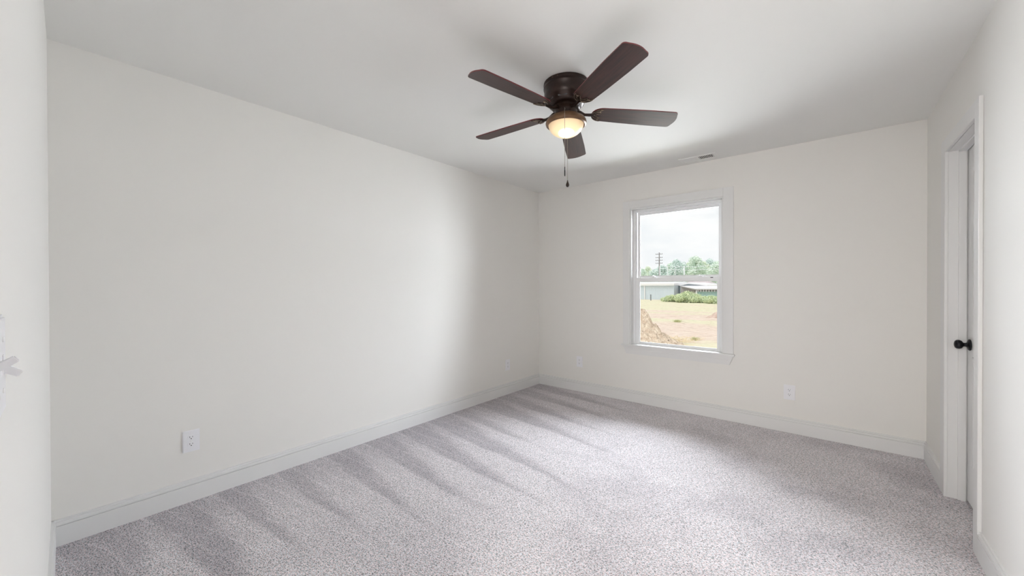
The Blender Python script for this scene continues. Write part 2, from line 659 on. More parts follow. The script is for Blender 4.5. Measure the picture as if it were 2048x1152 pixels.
CX0, CX1, CZ = -1.745, -0.684, 2.162
b = MB()
casing(b, 'x', CX0, WX0 + 0.002, 0.620, CZ, YB, -1)
casing(b, 'x', WX1 - 0.002, CX1, 0.620, CZ, YB, -1)
casing(b, 'x', WX0 + 0.002, WX1 - 0.002, WZ1 - 0.002, CZ, YB, -1)
wb(b, 'casing', TRIM)
b = MB().prism([(-1.762, YB - 0.034), (-0.672, YB - 0.034), (-0.672, YB), (WX1, YB), (WX1, YB + 0.052),
                (WX0, YB + 0.052), (WX0, YB), (-1.762, YB)], 0.601, 0.620, bev=0.003)
wb(b, 'stool', TRIM)
# apron: mitred ends, narrower below, with two shallow beads
b = MB()
b.prism([(-1.745, 0.601), (-0.684, 0.601), (-0.716, 0.517), (-1.708, 0.517)], 0, 0.013, bev=0.002,
        fn=lambda v: (v.x, YB - 0.001 - v.z, v.y))
b.box(-1.70, -0.73, YB - 0.0165, YB - 0.013, 0.560, 0.566, 0.001)
wb(b, 'apron', TRIM)
# side and head linings of the recess
b = MB()
b.box(WX0, WX0 + 0.014, YB, YB + 0.058, 0.62, WZ1).box(WX1 - 0.014, WX1, YB, YB + 0.058, 0.62, WZ1)
b.box(WX0 + 0.014, WX1 - 0.014, YB, YB + 0.058, WZ1 - 0.014, WZ1)
wb(b, 'jamb_lining', TRIM)
# vinyl frame with tracks
FX0, FX1 = WX0 + 0.003, WX1 - 0.003
b = MB()
for x0, x1 in ((FX0, FX0 + 0.036), (FX1 - 0.036, FX1)):
    b.box(x0, x1, YB + 0.060, YB + 0.128, 0.600, WZ1 - 0.003, 0.0015)
b.box(FX0 + 0.036, FX1 - 0.036, YB + 0.060, YB + 0.128, 2.046, WZ1 - 0.003, 0.0015)
b.box(FX0 + 0.036, FX1 - 0.036, YB + 0.054, YB + 0.128, 0.592, 0.612, 0.0015)
for x0, x1 in ((FX0 + 0.036, FX0 + 0.042), (FX1 - 0.042, FX1 - 0.036)):
    b.box(x0, x1, YB + 0.087, YB + 0.092, 0.612, 2.046)
wb(b, 'window_frame', VINYL)


def sash(name, x0, x1, z0, z1, gx0, gx1, gz0, gz1, y0, y1):
    bm = MB()
    bm.box(x0, gx0, y0, y1, z0, z1, 0.002).box(gx1, x1, y0, y1, z0, z1, 0.002)
    bm.box(gx0, gx1, y0, y1, z0, gz0, 0.002).box(gx0, gx1, y0, y1, gz1, z1, 0.002)
    # glazing bead, a small step down to the glass
    yb0, yb1 = y0 + 0.006, y0 + 0.013
    w = 0.007
    bm.box(gx0, gx0 + w, yb0, yb1, gz0, gz1).box(gx1 - w, gx1, yb0, yb1, gz0, gz1)
    bm.box(gx0 + w, gx1 - w, yb0, yb1, gz0, gz0 + w).box(gx0 + w, gx1 - w, yb0, yb1, gz1 - w, gz1)
    s_ = wb(bm, name, VINYL)
    g_ = MB().box(gx0, gx1, (y0 + y1) / 2 - 0.002, (y0 + y1) / 2 + 0.002, gz0, gz1)
    g_ = wb(g_, 'glass_pane', GLASS, s_)
    return s_


sl = sash('lower_sash', FX0 + 0.037, FX1 - 0.037, 0.613, 1.338, -1.593, -0.828, 0.640, 1.300, YB + 0.062, YB + 0.086)
su = sash('upper_sash', FX0 + 0.043, FX1 - 0.043, 1.312, 2.045, -1.600, -0.820, 1.352, 2.018, YB + 0.093, YB + 0.117)
for x in (-1.44, -0.985):
    b = MB().box(x - 0.028, x + 0.028, YB + 0.066, YB + 0.084, 1.338, 1.345, 0.002)
    b.lathe([(0.010, 0), (0.010, 0.010), (0.007, 0.012)], x, YB + 0.075, 1.345, n=20)
    b.tube([(x, YB + 0.074, 1.352), (x + 0.02, YB + 0.062, 1.352), (x + 0.036, YB + 0.054, 1.346)],
           [0.0045, 0.004, 0.003], 8)
    o = wb(b, 'sash_lock', VINYL, sl, True)
b = MB().box(-0.892, -0.868, YB + 0.0585, YB + 0.0625, 1.327, 1.334, 0.001)
o = wb(b, 'vent_latch', SLOT, sl)
o['label'] = 'small black vent latch'

# ------------------------------------------------------------------ wall plates
def plate_mesh(bm, w, h, t=0.0055):
    """plate in its own frame: lies on y = 0, stands out towards -y"""
    a = [(-w / 2, -h / 2), (w / 2, -h / 2), (w / 2, h / 2), (-w / 2, h / 2)]
    bm.prism(a, 0.0, t, bev=0.0035, fn=lambda v: (v.x, -v.z, v.y))


def outlet(loc, rz, label):
    t_ = thing('wall_outlet', label, 'outlet', loc, rz, 'duplex outlets on the walls')
    bm = MB()
    plate_mesh(bm, 0.080, 0.125)
    bm.build('cover_plate', PLATE, t_)
    for z in (0.020, -0.020):
        pts = []
        for i in range(28):
            a = 2 * PI * i / 28
            pts.append((0.0172 * math.cos(a), max(-0.0138, min(0.0138, 0.0172 * math.sin(a)))))
        bm = MB().prism(pts, 0.0055, 0.0078, bev=0.0006, fn=lambda v, z=z: (v.x, -v.z, v.y + z))
        r_ = bm.build('receptacle', PLATE, t_)
        bm = MB()
        bm.box(-0.0075, -0.0052, -0.0083, -0.0076, z + 0.000, z + 0.0085)
        bm.box(0.0052, 0.0072, -0.0083, -0.0076, z + 0.001, z + 0.0078)
        bm.lathe([(0.0028, 0.0076), (0.0028, 0.0083)], 0, 0, z - 0.006, n=14, axis='-y')
        bm.build('slots', SLOT, r_)
    bm = MB().lathe([(0.0030, 0.0055), (0.0030, 0.0064), (0.0022, 0.0070)], 0, 0, 0, n=16, axis='-y')
    bm.build('screw', MAT['vent_enamel'], t_, True)
    return t_


outlet((XL, 0.527, 0.352), PI / 2, 'white duplex outlet low on the left wall, nearest the camera')
outlet((XL, 3.392, 0.338), PI / 2, 'small white outlet on the left wall beside the far corner')
outlet((-2.290, YB, 0.352), 0, 'white outlet on the window wall beside the far left corner')
outlet((-0.266, YB, 0.342), 0, 'white outlet on the window wall right of the window, above the baseboard')

# light switch on the near wall
sx = -0.724
SW = thing('light_switch', 'white two gang toggle switch at the left margin of the near wall', 'switch',
           (sx, yn(sx), 1.163), PI - math.atan(K))
bm = MB()
plate_mesh(bm, 0.116, 0.116)
bm.build('cover_plate', PLATE, SW)
for dx, sg in ((0.023, -1), (-0.023, 1)):       # the plate is turned round: +x is away from the camera
    bm = MB()
    bm.box(dx - 0.0052, dx + 0.0052, -0.0065, -0.0050, -0.012, 0.012, 0.0005)
    col = bm.build('toggle_collar', PLATE, SW)
    bm = MB()
    w = 0.0042
    tip = Vector((dx, -0.0185, 0.012 * sg))
    root = Vector((dx, -0.002, 0.001 * sg))
    bm.prism([(-w, -0.0048), (w, -0.0048), (w, 0.0048), (-w, 0.0048)], 0, 1, fn=lambda v: v)
    d = (tip - root)
    for v in bm.bm.verts:
        k = v.co.z
        s_ = 1.0 - 0.22 * k
        n_ = Vector((0, d.z, -d.y)).normalized()
        v.co = root + d * k + Vector((v.co.x * s_, 0, 0)) + n_ * (v.co.y * s_)
    bmesh.ops.bevel(bm.bm, geom=list(bm.bm.edges), offset=0.001, segments=2, affect='EDGES')
    bm.build('toggle', PLATE, col)
for dx in (0.023, -0.023):
    for z in (0.030, -0.030):
        bm = MB().lathe([(0.003, 0.0055), (0.003, 0.0064), (0.002, 0.0070)], dx, 0, z, n=14, axis='-y')
        bm.build('screw', MAT['vent_enamel'], SW, True)

# ------------------------------------------------------------------ ceiling vent
VX0, VX1, VY0, VY1 = -1.104, -0.792, 3.792, 3.937
V = thing('ceiling_vent', 'white slotted air register in the ceiling in front of the window wall', 'vent',
          ((VX0 + VX1) / 2, (VY0 + VY1) / 2, H))
vw, vd = (VX1 - VX0) / 2, (VY1 - VY0) / 2
bm = MB()
iw, idp = vw - 0.028, vd - 0.026
bm.box(-vw, -iw, -vd, vd, -0.006, 0, 0.002).box(iw, vw, -vd, vd, -0.006, 0, 0.002)
bm.box(-iw, iw, -vd, -idp, -0.006, 0, 0.002).box(-iw, iw, idp, vd, -0.006, 0, 0.002)
bm.box(-0.008, 0.008, -idp, idp, -0.006, -0.001)
bm.build('register_frame', VENTW, V)
bm = MB().box(-iw, iw, -idp, idp, -0.0012, -0.0002)
bm.build('duct_opening', SLOT, V)
for side in (-1, 1):
    bm = MB()
    n = 9
    x0, x1 = (0.008, iw) if side > 0 else (-iw, -0.008)
    for i in range(n):
        x = x0 + (i + 0.5) * (x1 - x0) / n
        w, tl = (0.0034, -0.0016) if side > 0 else (0.0070, 0.0022)
        bm.prism([(x - w, -0.0035 - tl), (x + w, -0.0035 + tl), (x + w, -0.0022 + tl), (x - w, -0.0022 - tl)],
                 -idp, idp, fn=None)
    for v in bm.bm.verts:
        v.co = Vector((v.co.x, v.co.z, v.co.y))
    bm.build('louvers', VENTW, V)
for x in (-vw + 0.012, vw - 0.012):
    bm = MB().lathe([(0.004, -0.006), (0.004, -0.0072), (0.0025, -0.008)], x, 0, 0, n=14)
    bm.build('screw', VENTW, V, True)

# ------------------------------------------------------------------ ceiling fan
FC = Vector((-1.198, 1.947, H))
FAN = thing('ceiling_fan', 'dark bronze flush ceiling fan with five cherry blades and a lit bowl light', 'ceiling fan', FC)
bm = MB().lathe([(0.120, 0.0), (0.130, -0.002), (0.131, -0.010), (0.128, -0.016), (0.1285, -0.024), (0.131, -0.028),
                 (0.131, -0.034), (0.127, -0.040), (0.1265, -0.066), (0.1245, -0.082), (0.119, -0.095), (0.113, -0.101),
                 (0.108, -0.118), (0.100, -0.128), (0.090, -0.134), (0.050, -0.137)], n=72)
hs = bm.build('motor_housing', BRONZE, FAN, smooth=True)
for i in range(8):                              # cooling slots round the lower shell
    a = 2 * PI * i / 8 + 0.38
    bm = MB().prism([(-0.024, -0.0045), (0.024, -0.0045), (0.027, 0), (0.024, 0.0045), (-0.024, 0.0045), (-0.027, 0)], -0.001, 0.003)
    for v in bm.bm.verts:                       # bent round the shell
        t_ = v.co.x / 0.110
        v.co = Vector(((0.1090 + v.co.z) * math.sin(t_), -(0.1090 + v.co.z) * math.cos(t_), v.co.y))
    o = bm.build('vent_slot', SLOT, hs, loc=(0, 0, -0.112))
    o.rotation_euler = (0, 0, a)
for a in (-1.62, -1.38, 0.4, 1.7, 2.9):
    MB().ball((0, 0, 0), 0.0032, 10).build('screw', BRASS, hs, True, loc=(0.1315 * math.cos(a), 0.1315 * math.sin(a), -0.012))
bm = MB().lathe([(0.050, -0.135), (0.078, -0.137), (0.080, -0.150), (0.072, -0.156), (0.066, -0.162), (0.066, -0.186),
                 (0.070, -0.190), (0.050, -0.192)], n=56)
bm.build('switch_housing', BRONZE, FAN, smooth=True)
bm = MB().lathe([(0.050, -0.190), (0.072, -0.190), (0.090, -0.197), (0.107, -0.208), (0.1165, -0.221), (0.119, -0.232),
                 (0.1165, -0.242), (0.110, -0.247), (0.104, -0.245), (0.104, -0.236), (0.100, -0.232), (0.050, -0.232)], n=72)
FITTER = mat('bowl_fitter_glow_bronze', (0.20, 0.11, 0.055), 0.38, metal=0.45, vary=(12, (0.11, 0.06, 0.035)))  # bronze with the bowl's warm glow painted into its colour
bm.build('bowl_fitter', FITTER, FAN, smooth=True)
bm = MB()
pr = [(0.1030, -0.236)]
for i in range(1, 19):
    a = i / 18 * PI / 2
    pr.append((max(0.1030 * math.cos(a), 0.0006), -0.238 - 0.074 * math.sin(a)))
bm.lathe(pr, n=64, cap=False)
bowl = bm.build('light_bowl', BOWL, FAN, smooth='all')
bowl.data.transform(Matrix.Translation((0, 0, 0.236)))
bowl.location = (0, 0, -0.236)
bowl['label'] = 'glowing frosted glass bowl'


def blade_outline():
    pts = []
    r0, r1 = 0.152, 0.660
    w0, w1 = 0.058, 0.069
    # rounded root
    for i in range(0, 15):
        a = PI / 2 + PI * i / 14
        pts.append((r0 + 0.062 + 0.062 * math.cos(a), w0 * math.sin(a)))
    pts.append((0.34, -w0 - (w1 - w0) * 0.55))
    pts.append((0.50, -w1))
    c = 0.020
    for i in range(0, 7):
        a = -PI / 2 + (PI / 2 - 0.25) * i / 6
        pts.append((r1 - 0.030 + c * math.cos(a) + 0.0, -w1 + c + c * math.sin(a)))
    for i in range(1, 12):
        y = -w1 + c + (2 * w1 - 2 * c) * i / 12
        pts.append((r1 - 0.0105 + 0.0125 * (1 - (y / (w1 - c)) ** 2), y))
    for i in range(0, 7):
        a = 0.25 + (PI / 2 - 0.25) * i / 6
        pts.append((r1 - 0.030 + c * math.cos(a), w1 - c + c * math.sin(a)))
    pts.append((0.50, w1))
    pts.append((0.34, w0 + (w1 - w0) * 0.55))
    return pts


def blade(ang, ztip, pitch):
    """blade and its bracket, in the fan's frame"""
    ob_z = -0.166
    bm = MB().prism(blade_outline(), -0.003, 0.003)
    bm.bm.normal_update()
    for f_ in bm.bm.faces:
        if abs(f_.normal.z) < 0.5:
            f_.material_index = 1
    bl = bm.build('blade', [WOOD, EDGE], FAN)
    bl.location = (0, 0, ob_z)
    droop = math.atan2((ztip - (H + ob_z)), 0.66)
    bl.rotation_euler = (Matrix.Rotation(ang, 3, 'Z') @ Matrix.Rotation(-droop, 3, 'Y') @ Matrix.Rotation(pitch, 3, 'X')).to_euler()
    z = -0.0065
    bm = MB()
    # arm from the motor, flaring plate and scalloped rim
    bm.tube([(0.055, 0, 0.014), (0.085, 0.003, 0.006), (0.112, 0.004, -0.006), (0.138, 0.0, -0.008), (0.160, 0, -0.006)],
            [0.011, 0.010, 0.008, 0.0085, 0.009], 10)
    rim = []
    for i in range(17):
        a = PI / 2 + PI * i / 16
        rim.append((0.212 + 0.060 * math.cos(a), 0.0535 * math.sin(a)))
    inner = []
    for k in range(3):                            # scallops, bulging towards the tip
        y0 = -0.0535 + k * 0.0357
        for i in range(1, 9):
            u = i / 9
            inner.append((0.212 - 0.016 * (1 - abs(k - 1)) + 0.0 - 0.018 * math.sin(PI * u), y0 + 0.0357 * u))
    bm.prism(rim + inner, -0.0062, -0.0031)
    br = bm.build('blade_bracket', BRONZE, bl, smooth=True)
    bm = MB()
    bm.tube([(x, y, z - 0.0005) for x, y in rim], 0.0014, 6)
    bm.tube([(0.212, -0.0535, z)] + [(x, y, z) for x, y in inner] + [(0.212, 0.0535, z)], 0.0015, 6)
    for sg in (-1, 1):
        bm.tube([(0.158, 0.004 * sg, z), (0.166, 0.018 * sg, z - 0.001), (0.182, 0.030 * sg, z - 0.001), (0.206, 0.036 * sg, z)],
                0.0013, 6)
    for x, y in ((0.170, 0.0), (0.196, 0.030), (0.196, -0.030)):
        bm.ball((x, y, z - 0.0005), 0.0032, 10, (1, 1, 0.6))
    bm.build('scroll_trim', BRASS, br, True)
    return bl


for ang, zt, p in ((-30.5, 2.275, -10.5), (43.2, 2.244, -10.5), (114.5, 2.222, -10.5), (-175.9, 2.266, -10.5), (-100.4, 2.276, -10.5)):
    blade(R(ang), zt, R(p))


def chain(x, y, z0, z1, fob, bend=None):
    bm = MB()
    if bend:
        bm.tube([bend, (x, y, z0 + 0.004), (x, y, z0)], 0.0012, 6)
    n = int((z0 - z1) / 0.0055)
    for i in range(n):
        bm.ball((x, y, z0 - (i + 0.5) * (z0 - z1) / n), 0.0019, 6)
    bm.tube([(x, y, z0), (x, y, z1)], 0.0009, 6)
    o = bm.build('pull_chain', CHAIN, FAN, True)
    if fob == 'drop':
        bm = MB().lathe([(0.0006, 0.0), (0.0025, -0.003), (0.0035, -0.010), (0.0075, -0.020), (0.0105, -0.030),
                         (0.0095, -0.038), (0.005, -0.043), (0.0006, -0.044)], x, y, z1, n=20)
    else:
        bm = MB().lathe([(0.0008, 0.0), (0.0022, -0.002), (0.0022, -0.018), (0.003, -0.020), (0.003, -0.050),
                         (0.0015, -0.053), (0.0006, -0.054)], x, y, z1, n=12)
    bm.build('pull_fob', BLACK if fob != 'drop' else BRONZE, o, True)


dc = Vector((0.524, -0.852, 0))
pa = at_y(1129.5, 300, FC.y - 0.106)
pa = Vector((pa.x, pa.y, 0)) - Vector((FC.x, FC.y, 0))
chain(pa.x, pa.y, -0.196, 1.918 - H, 'pin', bend=(pa.x * 0.55, pa.y * 0.55, -0.178))
pb = at_y(1135, 300, FC.y + 0.105)
pb = Vector((pb.x, pb.y, 0)) - Vector((FC.x, FC.y, 0))
chain(pb.x, pb.y, -0.196, 1.908 - H, 'drop', bend=(pb.x * 0.55, pb.y * 0.55, -0.178))

# ================================================================== outside
GZ = -1.5


def foliage(name, c1, c2, sc):
    return mat(name, c1, 0.8, vary=(sc, c2), spec=0.1)


HAZY_LEAF = [foliage('leaf_pale', (0.84, 0.92, 0.83), (0.68, 0.80, 0.70), 0.7),  # distance haze is painted into these leaf colours, hence so pale
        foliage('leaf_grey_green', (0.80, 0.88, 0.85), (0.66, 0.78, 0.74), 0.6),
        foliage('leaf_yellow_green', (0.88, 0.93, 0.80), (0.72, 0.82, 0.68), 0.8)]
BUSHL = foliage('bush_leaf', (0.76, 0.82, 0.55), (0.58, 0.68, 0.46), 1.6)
BARK = mat('bark', (0.32, 0.28, 0.24), 0.9)


def ground_mat():
    m = bpy.data.materials.new('field_ground')
    m.use_nodes = True
    b_ = m.node_tree.nodes['Principled BSDF']
    N = NB(m)
    g = N.n('ShaderNodeTexCoord')
    P = g.outputs['Object']
    mp_ = N.n('ShaderNodeMapping')
    mp_.inputs['Scale'].default_value = (0.35, 1.0, 1.0)
    mp_.inputs['Rotation'].default_value = (0, 0, R(8))
    m.node_tree.links.new(P, mp_.inputs[0])
    big = N.noise(mp_.outputs[0], 0.16, 4, 0.6)
    mid = N.noise(P, 1.3, 5, 0.7)
    fine = N.noise(P, 7.0, 4, 0.7)
    grass = N.mix(N.rng(mid, 0.4, 0.62), (0.70, 0.64, 0.48), (0.64, 0.63, 0.44))
    dirt = N.mix(N.rng(mid, 0.4, 0.6), (0.72, 0.61, 0.53), (0.66, 0.53, 0.44))
    sp_ = N.n('ShaderNodeSeparateXYZ')
    m.node_tree.links.new(P, sp_.inputs[0])
    yv = N.m('ADD', sp_.outputs[1], N.m('MULTIPLY', N.m('SUBTRACT', big, 0.5), 14.0))
    far_b = N.m('MULTIPLY', N.rng(yv, 33.5, 35.5, 0, 1), N.rng(yv, 41.5, 45.0, 1, 0))
    near_b = N.m('MULTIPLY', N.rng(yv, 16.0, 19.0, 0, 1), N.rng(yv, 28.5, 31.0, 1, 0))
    near = N.m('SUBTRACT', N.m('MULTIPLY', N.m('ADD', far_b, near_b), 0.22), 0.12)
    f_ = N.rng(N.m('ADD', N.m('ADD', big, near), N.m('MULTIPLY', N.m('SUBTRACT', mid, 0.5), 0.30)), 0.46, 0.56, 0, 1, True)
    c_ = N.mix(f_, grass, dirt)
    c_ = N.mix(N.rng(N.noise(mp_.outputs[0], 5.0, 5, 0.75), 0.32, 0.46, 0.75, 0.0), c_, (0.30, 0.21, 0.15))
    c_ = N.mix(N.rng(N.noise(P, 3.1, 4, 0.7), 0.52, 0.68, 0.0, 0.6), c_, (0.78, 0.72, 0.60))
    m.node_tree.links.new(c_, b_.inputs['Base Color'])
    b_.inputs['Roughness'].default_value = 0.95
    b_.inputs['Specular IOR Level'].default_value = 0.1
    bp_ = N.n('ShaderNodeBump')
    bp_.inputs['Strength'].default_value = 0.6
    bp_.inputs['Distance'].default_value = 0.12
    m.node_tree.links.new(fine, bp_.inputs['Height'])
    m.node_tree.links.new(bp_.outputs[0], b_.inputs['Normal'])
    return m


GROUND = ground_mat()
bm = MB()
nx, ny = 90, 110
gv = []
for j in range(ny + 1):
    y = 4.3 + 195 * (j / ny) ** 1.8
    row = []
    for i in range(nx + 1):
        x = -110 + 170 * i / nx if y > 60 else -40 + 70 * i / nx - (y / 60) * 25
        x = -0.27 * y + (i / nx - 0.5) * (24 + 1.3 * y)
        z = GZ + 0.10 * noise.noise(Vector((x * 0.6, y * 0.6, 0))) * (1 if y < 55 else 0.3)
        row.append(bm.bm.verts.new((x, y, z)))
    gv.append(row)
for j in range(ny):
    for i in range(nx):
        bm.bm.faces.new((gv[j][i], gv[j][i + 1], gv[j + 1][i + 1], gv[j + 1][i]))
g = bm.build('ground', GROUND, smooth='all')
struct(g, 'pale dry field of cut grass and bare dirt outside the window', 'ground')

DIRT = mat('mound_dirt', (0.80, 0.67, 0.53), 0.95, vary=(6, (0.64, 0.50, 0.38)), bump=(9, 1.0, 0.2), spec=0.1)
DIRT2 = mat('mound_dirt_rosy', (0.64, 0.50, 0.43), 0.95, vary=(2.6, (0.48, 0.35, 0.28)), bump=(5, 0.9, 0.15), spec=0.1)


def mound(px, Y, rad, h, m, label, sy=1.0, seed=0):
    c = at_y(px, 600, Y)
    bm = MB()
    n = 80
    vs = []
    for j in range(n + 1):
        row = []
        for i in range(n + 1):
            u, v = (i / n * 2 - 1), (j / n * 2 - 1)
            d = math.hypot(u, v)
            k = max(0.0, 1 - d)
            p = Vector((u * rad * 2.2, v * rad * 2.2, seed))
            z = h * (k ** 1.45) * (1 + 0.35 * noise.noise(p * 0.8)) + (0.09 * h * noise.noise(p * 2.1) + 0.05 * h * noise.noise(p * 5) + 0.035 * h * noise.noise(p * 11)) * min(1, k * 4)
            row.append(bm.bm.verts.new((u * rad, v * rad * sy, z - 0.16)))
        vs.append(row)
    for j in range(n):
        for i in range(n):
            bm.bm.faces.new((vs[j][i], vs[j][i + 1], vs[j + 1][i + 1], vs[j + 1][i]))
    o = bm.build('dirt_mound', m, smooth='all', loc=(c.x, c.y, GZ))
    return tag(o, label, 'mound')


mound(1236, 17.0, 3.45, 2.4, DIRT, 'tall tan mound of loose dirt at the left side of the window view', seed=3)
mound(1434, 36, 1.25, 0.70, DIRT2, 'low reddish dirt heap in the field at the right of the window view', seed=9)

# --- blue metal warehouse
Yw = 75.0
SIDING = mat('blue_siding', (0.63, 0.71, 0.77), 0.6, vary=(0.2, (0.67, 0.75, 0.80)), bump=(2, 0.1, 0.02))
FASC = mat('white_roof', (0.80, 0.80, 0.81), 0.5)
GREYS = mat('grey_siding', (0.46, 0.44, 0.46), 0.7, vary=(0.4, (0.52, 0.50, 0.52)))  # plain grey for the lean-to's back wall and rafter ends
GREENS = mat('green_siding', (0.40, 0.58, 0.57), 0.7, vary=(0.5, (0.46, 0.64, 0.62)))
MAUVE = mat('mauve_shingle', (0.48, 0.40, 0.42), 0.8, vary=(0.8, (0.55, 0.48, 0.50)))
wx0 = at_y(1228, 590, Yw).x
wx1 = at_y(1348, 590, Yw).x
wz = at_y(1320, 571.2, Yw).z
B1 = thing('warehouse', 'long pale blue metal building with a white roof edge across the field', 'building', ((wx0 + wx1) / 2, Yw, GZ))
bw = (wx1 - wx0) / 2
hz = wz - GZ
bm = MB().box(-bw, bw, 0, 14, -0.3, hz)
n = 46
for i in range(n):
    x = -bw + (i + 0.5) * 2 * bw / n
    bm.box(x - 0.03, x + 0.03, -0.04, 0.0, 0, hz - 0.05)
bm.build('wall', SIDING, B1)
bm = MB().box(-bw - 0.2, bw + 0.1, -0.35, 14.2, hz, hz + 0.10)
bm.prism([(-0.35, hz + 0.10), (14.2, hz + 0.10), (7, hz + 0.75), (-0.35, hz + 0.42)][::-1], -bw - 0.2, bw + 0.1,
         fn=None)
for v in list(bm.bm.verts)[8:]:
    v.co = Vector((v.co.z, v.co.x, v.co.y))
bm.build('roof', FASC, B1)
dsx = at_y(1290, 590, Yw).x - (wx0 + wx1) / 2
bm = MB().box(dsx - 0.09, dsx + 0.09, -0.20, -0.05, 0, hz)
bm.build('downspout', FASC, B1)

# --- second hall with a gable, and its open lean-to
gx0, gx1 = wx1 + 0.15, at_y(1412, 590, 78).x
pz = at_y(1378, 565.5, 78).z - GZ
ez = at_y(1350, 571.5, 78).z - GZ
B2 = thing('gabled_warehouse', 'blue gabled metal building rising behind the open lean-to shed', 'building', ((gx0 + gx1) / 2, 78, GZ))
gw = (gx1 - gx0) / 2
pk = at_y(1378, 570, 78).x - (gx0 + gx1) / 2
bm = MB().prism([(-gw, -0.3), (gw, -0.3), (gw, ez), (pk, pz - 0.2), (-gw, ez)], 0, 12, fn=lambda v: (v.x, v.z, v.y))
bm.build('wall', SIDING, B2)
bm = MB().prism([(-gw, ez - 0.05), (pk, pz - 0.2), (gw + 0.3, ez - 0.05), (gw + 0.3, ez + 0.15), (pk, pz + 0.08), (-gw, ez + 0.15)],
                -0.4, 12.4, fn=lambda v: (v.x, v.z, v.y))
bm.build('roof', FASC, B2)

lx0, lx1 = at_y(1349, 590, 74).x, at_y(1462, 590, 70).x
B3 = thing('lean_to_shed', 'open lean-to shed with a sloping pale roof and green metal wall', 'shed', (lx0, 77.5, GZ))
zl = at_y(1352, 572.5, 77).z - GZ
zf = at_y(1410, 578.5, 70).z - GZ
lw = lx1 - lx0
bm = MB()
bm.prism([(0.0, zl + 0.10), (0, zl - 0.02), (-7.4, zf - 0.06), (-7.4, zf + 0.10)], 0, lw, fn=lambda v: (v.z, v.x, v.y))
for v in bm.bm.verts:                       # front eave starts further right, as the roof corner is cut back
    if v.co.y < -5 and v.co.x < 1:
        v.co.x = at_y(1391, 578, 70.1).x - lx0
bm.build('roof', mat('shed_roof', (0.68, 0.67, 0.69), 0.5), B3)
gx = at_y(1394, 590, 70.6).x - lx0
bm = MB().box(gx, lw - 0.4, -6.9, -6.7, -0.2, zf - 0.30)
n = 26
for i in range(n):
    x = gx + (i + 0.5) * (lw - 0.4 - gx) / n
    bm.box(x - 0.04, x + 0.04, -6.95, -6.9, 0, zf - 0.6)
bm.build('side_wall', GREENS, B3)
bm = MB().box(0.2, lw - 0.3, -0.4, -0.2, -0.2, zl - 0.1)
bm.build('back_wall', GREYS, B3)
for px in (1393, 1436):
    x = at_y(px, 590, 70.4).x - lx0
    bm = MB().box(x - 0.10, x + 0.10, -7.15, -6.96, -0.2, zf - 0.18)
    bm.build('post', FASC, B3)
for i in range(11):                         # rafter ends under the eave
    x = gx + 0.2 + i * (lw - gx - 0.6) / 11
    MB().box(x, x + 0.16, -7.3, -6.75, zf - 0.42, zf - 0.08).build('rafter', GREYS, B3)

# --- house with mauve roof
hx0, hx1 = at_y(1352, 570, 100).x, at_y(1428, 570, 100).x
hzt = at_y(1390, 561.5, 100).z - GZ
hze = at_y(1390, 569, 100).z - GZ
B4 = thing('house', 'low house with a mauve shingle roof behind the gabled building', 'house', ((hx0 + hx1) / 2, 100, GZ))
hw = (hx1 - hx0) / 2
bm = MB().box(-hw + 0.4, hw - 0.4, 0.4, 9, -0.2, hze)
bm.build('wall', MAT['plate_plastic'], B4)
bm = MB()
vv = [bm.bm.verts.new(p) for p in ((-hw, 0, hze), (hw, 0, hze), (hw, 9.4, hze), (-hw, 9.4, hze), (-hw + 2.4, 4.7, hzt), (hw - 2.6, 4.7, hzt))]
for q in ((0, 1, 5, 4), (1, 2, 5), (2, 3, 4, 5), (3, 0, 4), (3, 2, 1, 0)):
    bm.bm.faces.new([vv[i] for i in q])
bm.build('roof', MAUVE, B4)
bx0, bx1 = at_y(1421, 570, 92).x, at_y(1450, 570, 92).x
bz = at_y(1430, 567.5, 92).z - GZ
B5 = thing('blue_shed', 'small flat blue shed behind the right end of the lean-to', 'shed', ((bx0 + bx1) / 2, 92, GZ))
bm = MB().box(-(bx1 - bx0) / 2, (bx1 - bx0) / 2, 0, 5, -0.2, bz)
bm.build('wall', SIDING, B5)
bm = MB().box(-(bx1 - bx0) / 2 - 0.2, (bx1 - bx0) / 2 + 0.2, -0.2, 5.2, bz, bz + 0.16)
bm.build('roof', FASC, B5)

# --- fence post in front of the warehouse
c = at_y(1301.5, 600, 70)
bm = MB().box(-0.08, 0.08, -0.08, 0.08, -0.3, 1.05, 0.02).box(-0.10, 0.10, -0.10, 0.10, 1.05, 1.10, 0.01)
tag(bm.build('fence_post', mat('weathered_post', (0.22, 0.24, 0.26), 0.8), loc=(c.x, c.y, GZ)),
    'short dark post standing in the grass before the blue building', 'post')

# --- poles and lines
POLE = mat('grey_pole', (0.20, 0.19, 0.19), 0.8, vary=(1.2, (0.26, 0.25, 0.24)))
WPOLE = mat('white_pole', (0.86, 0.88, 0.90), 0.5)
c = at_y(1318.5, 560, 95)
topz = at_y(1318.5, 505, 95).z - GZ
U = thing('utility_pole', 'tall dark utility pole with four crossarms above the treeline', 'utility pole', (c.x, c.y, GZ))
bm = MB().tube([(0, 0, -0.3), (0, 0, topz)], [0.15, 0.10], 12)
bm.build('pole', POLE, U, True)
for yy in (508.5, 515.5, 521.0, 526.8):
    z = at_y(1318.5, yy, 95).z - GZ
    bm = MB().box(-0.85, 0.85, -0.20, -0.08, z - 0.045, z + 0.045, 0.01)
    ca = bm.build('crossarm', POLE, U)
    for x in (-0.75, -0.35, 0.35, 0.75):
        MB().lathe([(0.05, 0.07), (0.07, 0.12), (0.04, 0.20)], x, -0.14, z, n=10).build('insulator', POLE, ca, True)
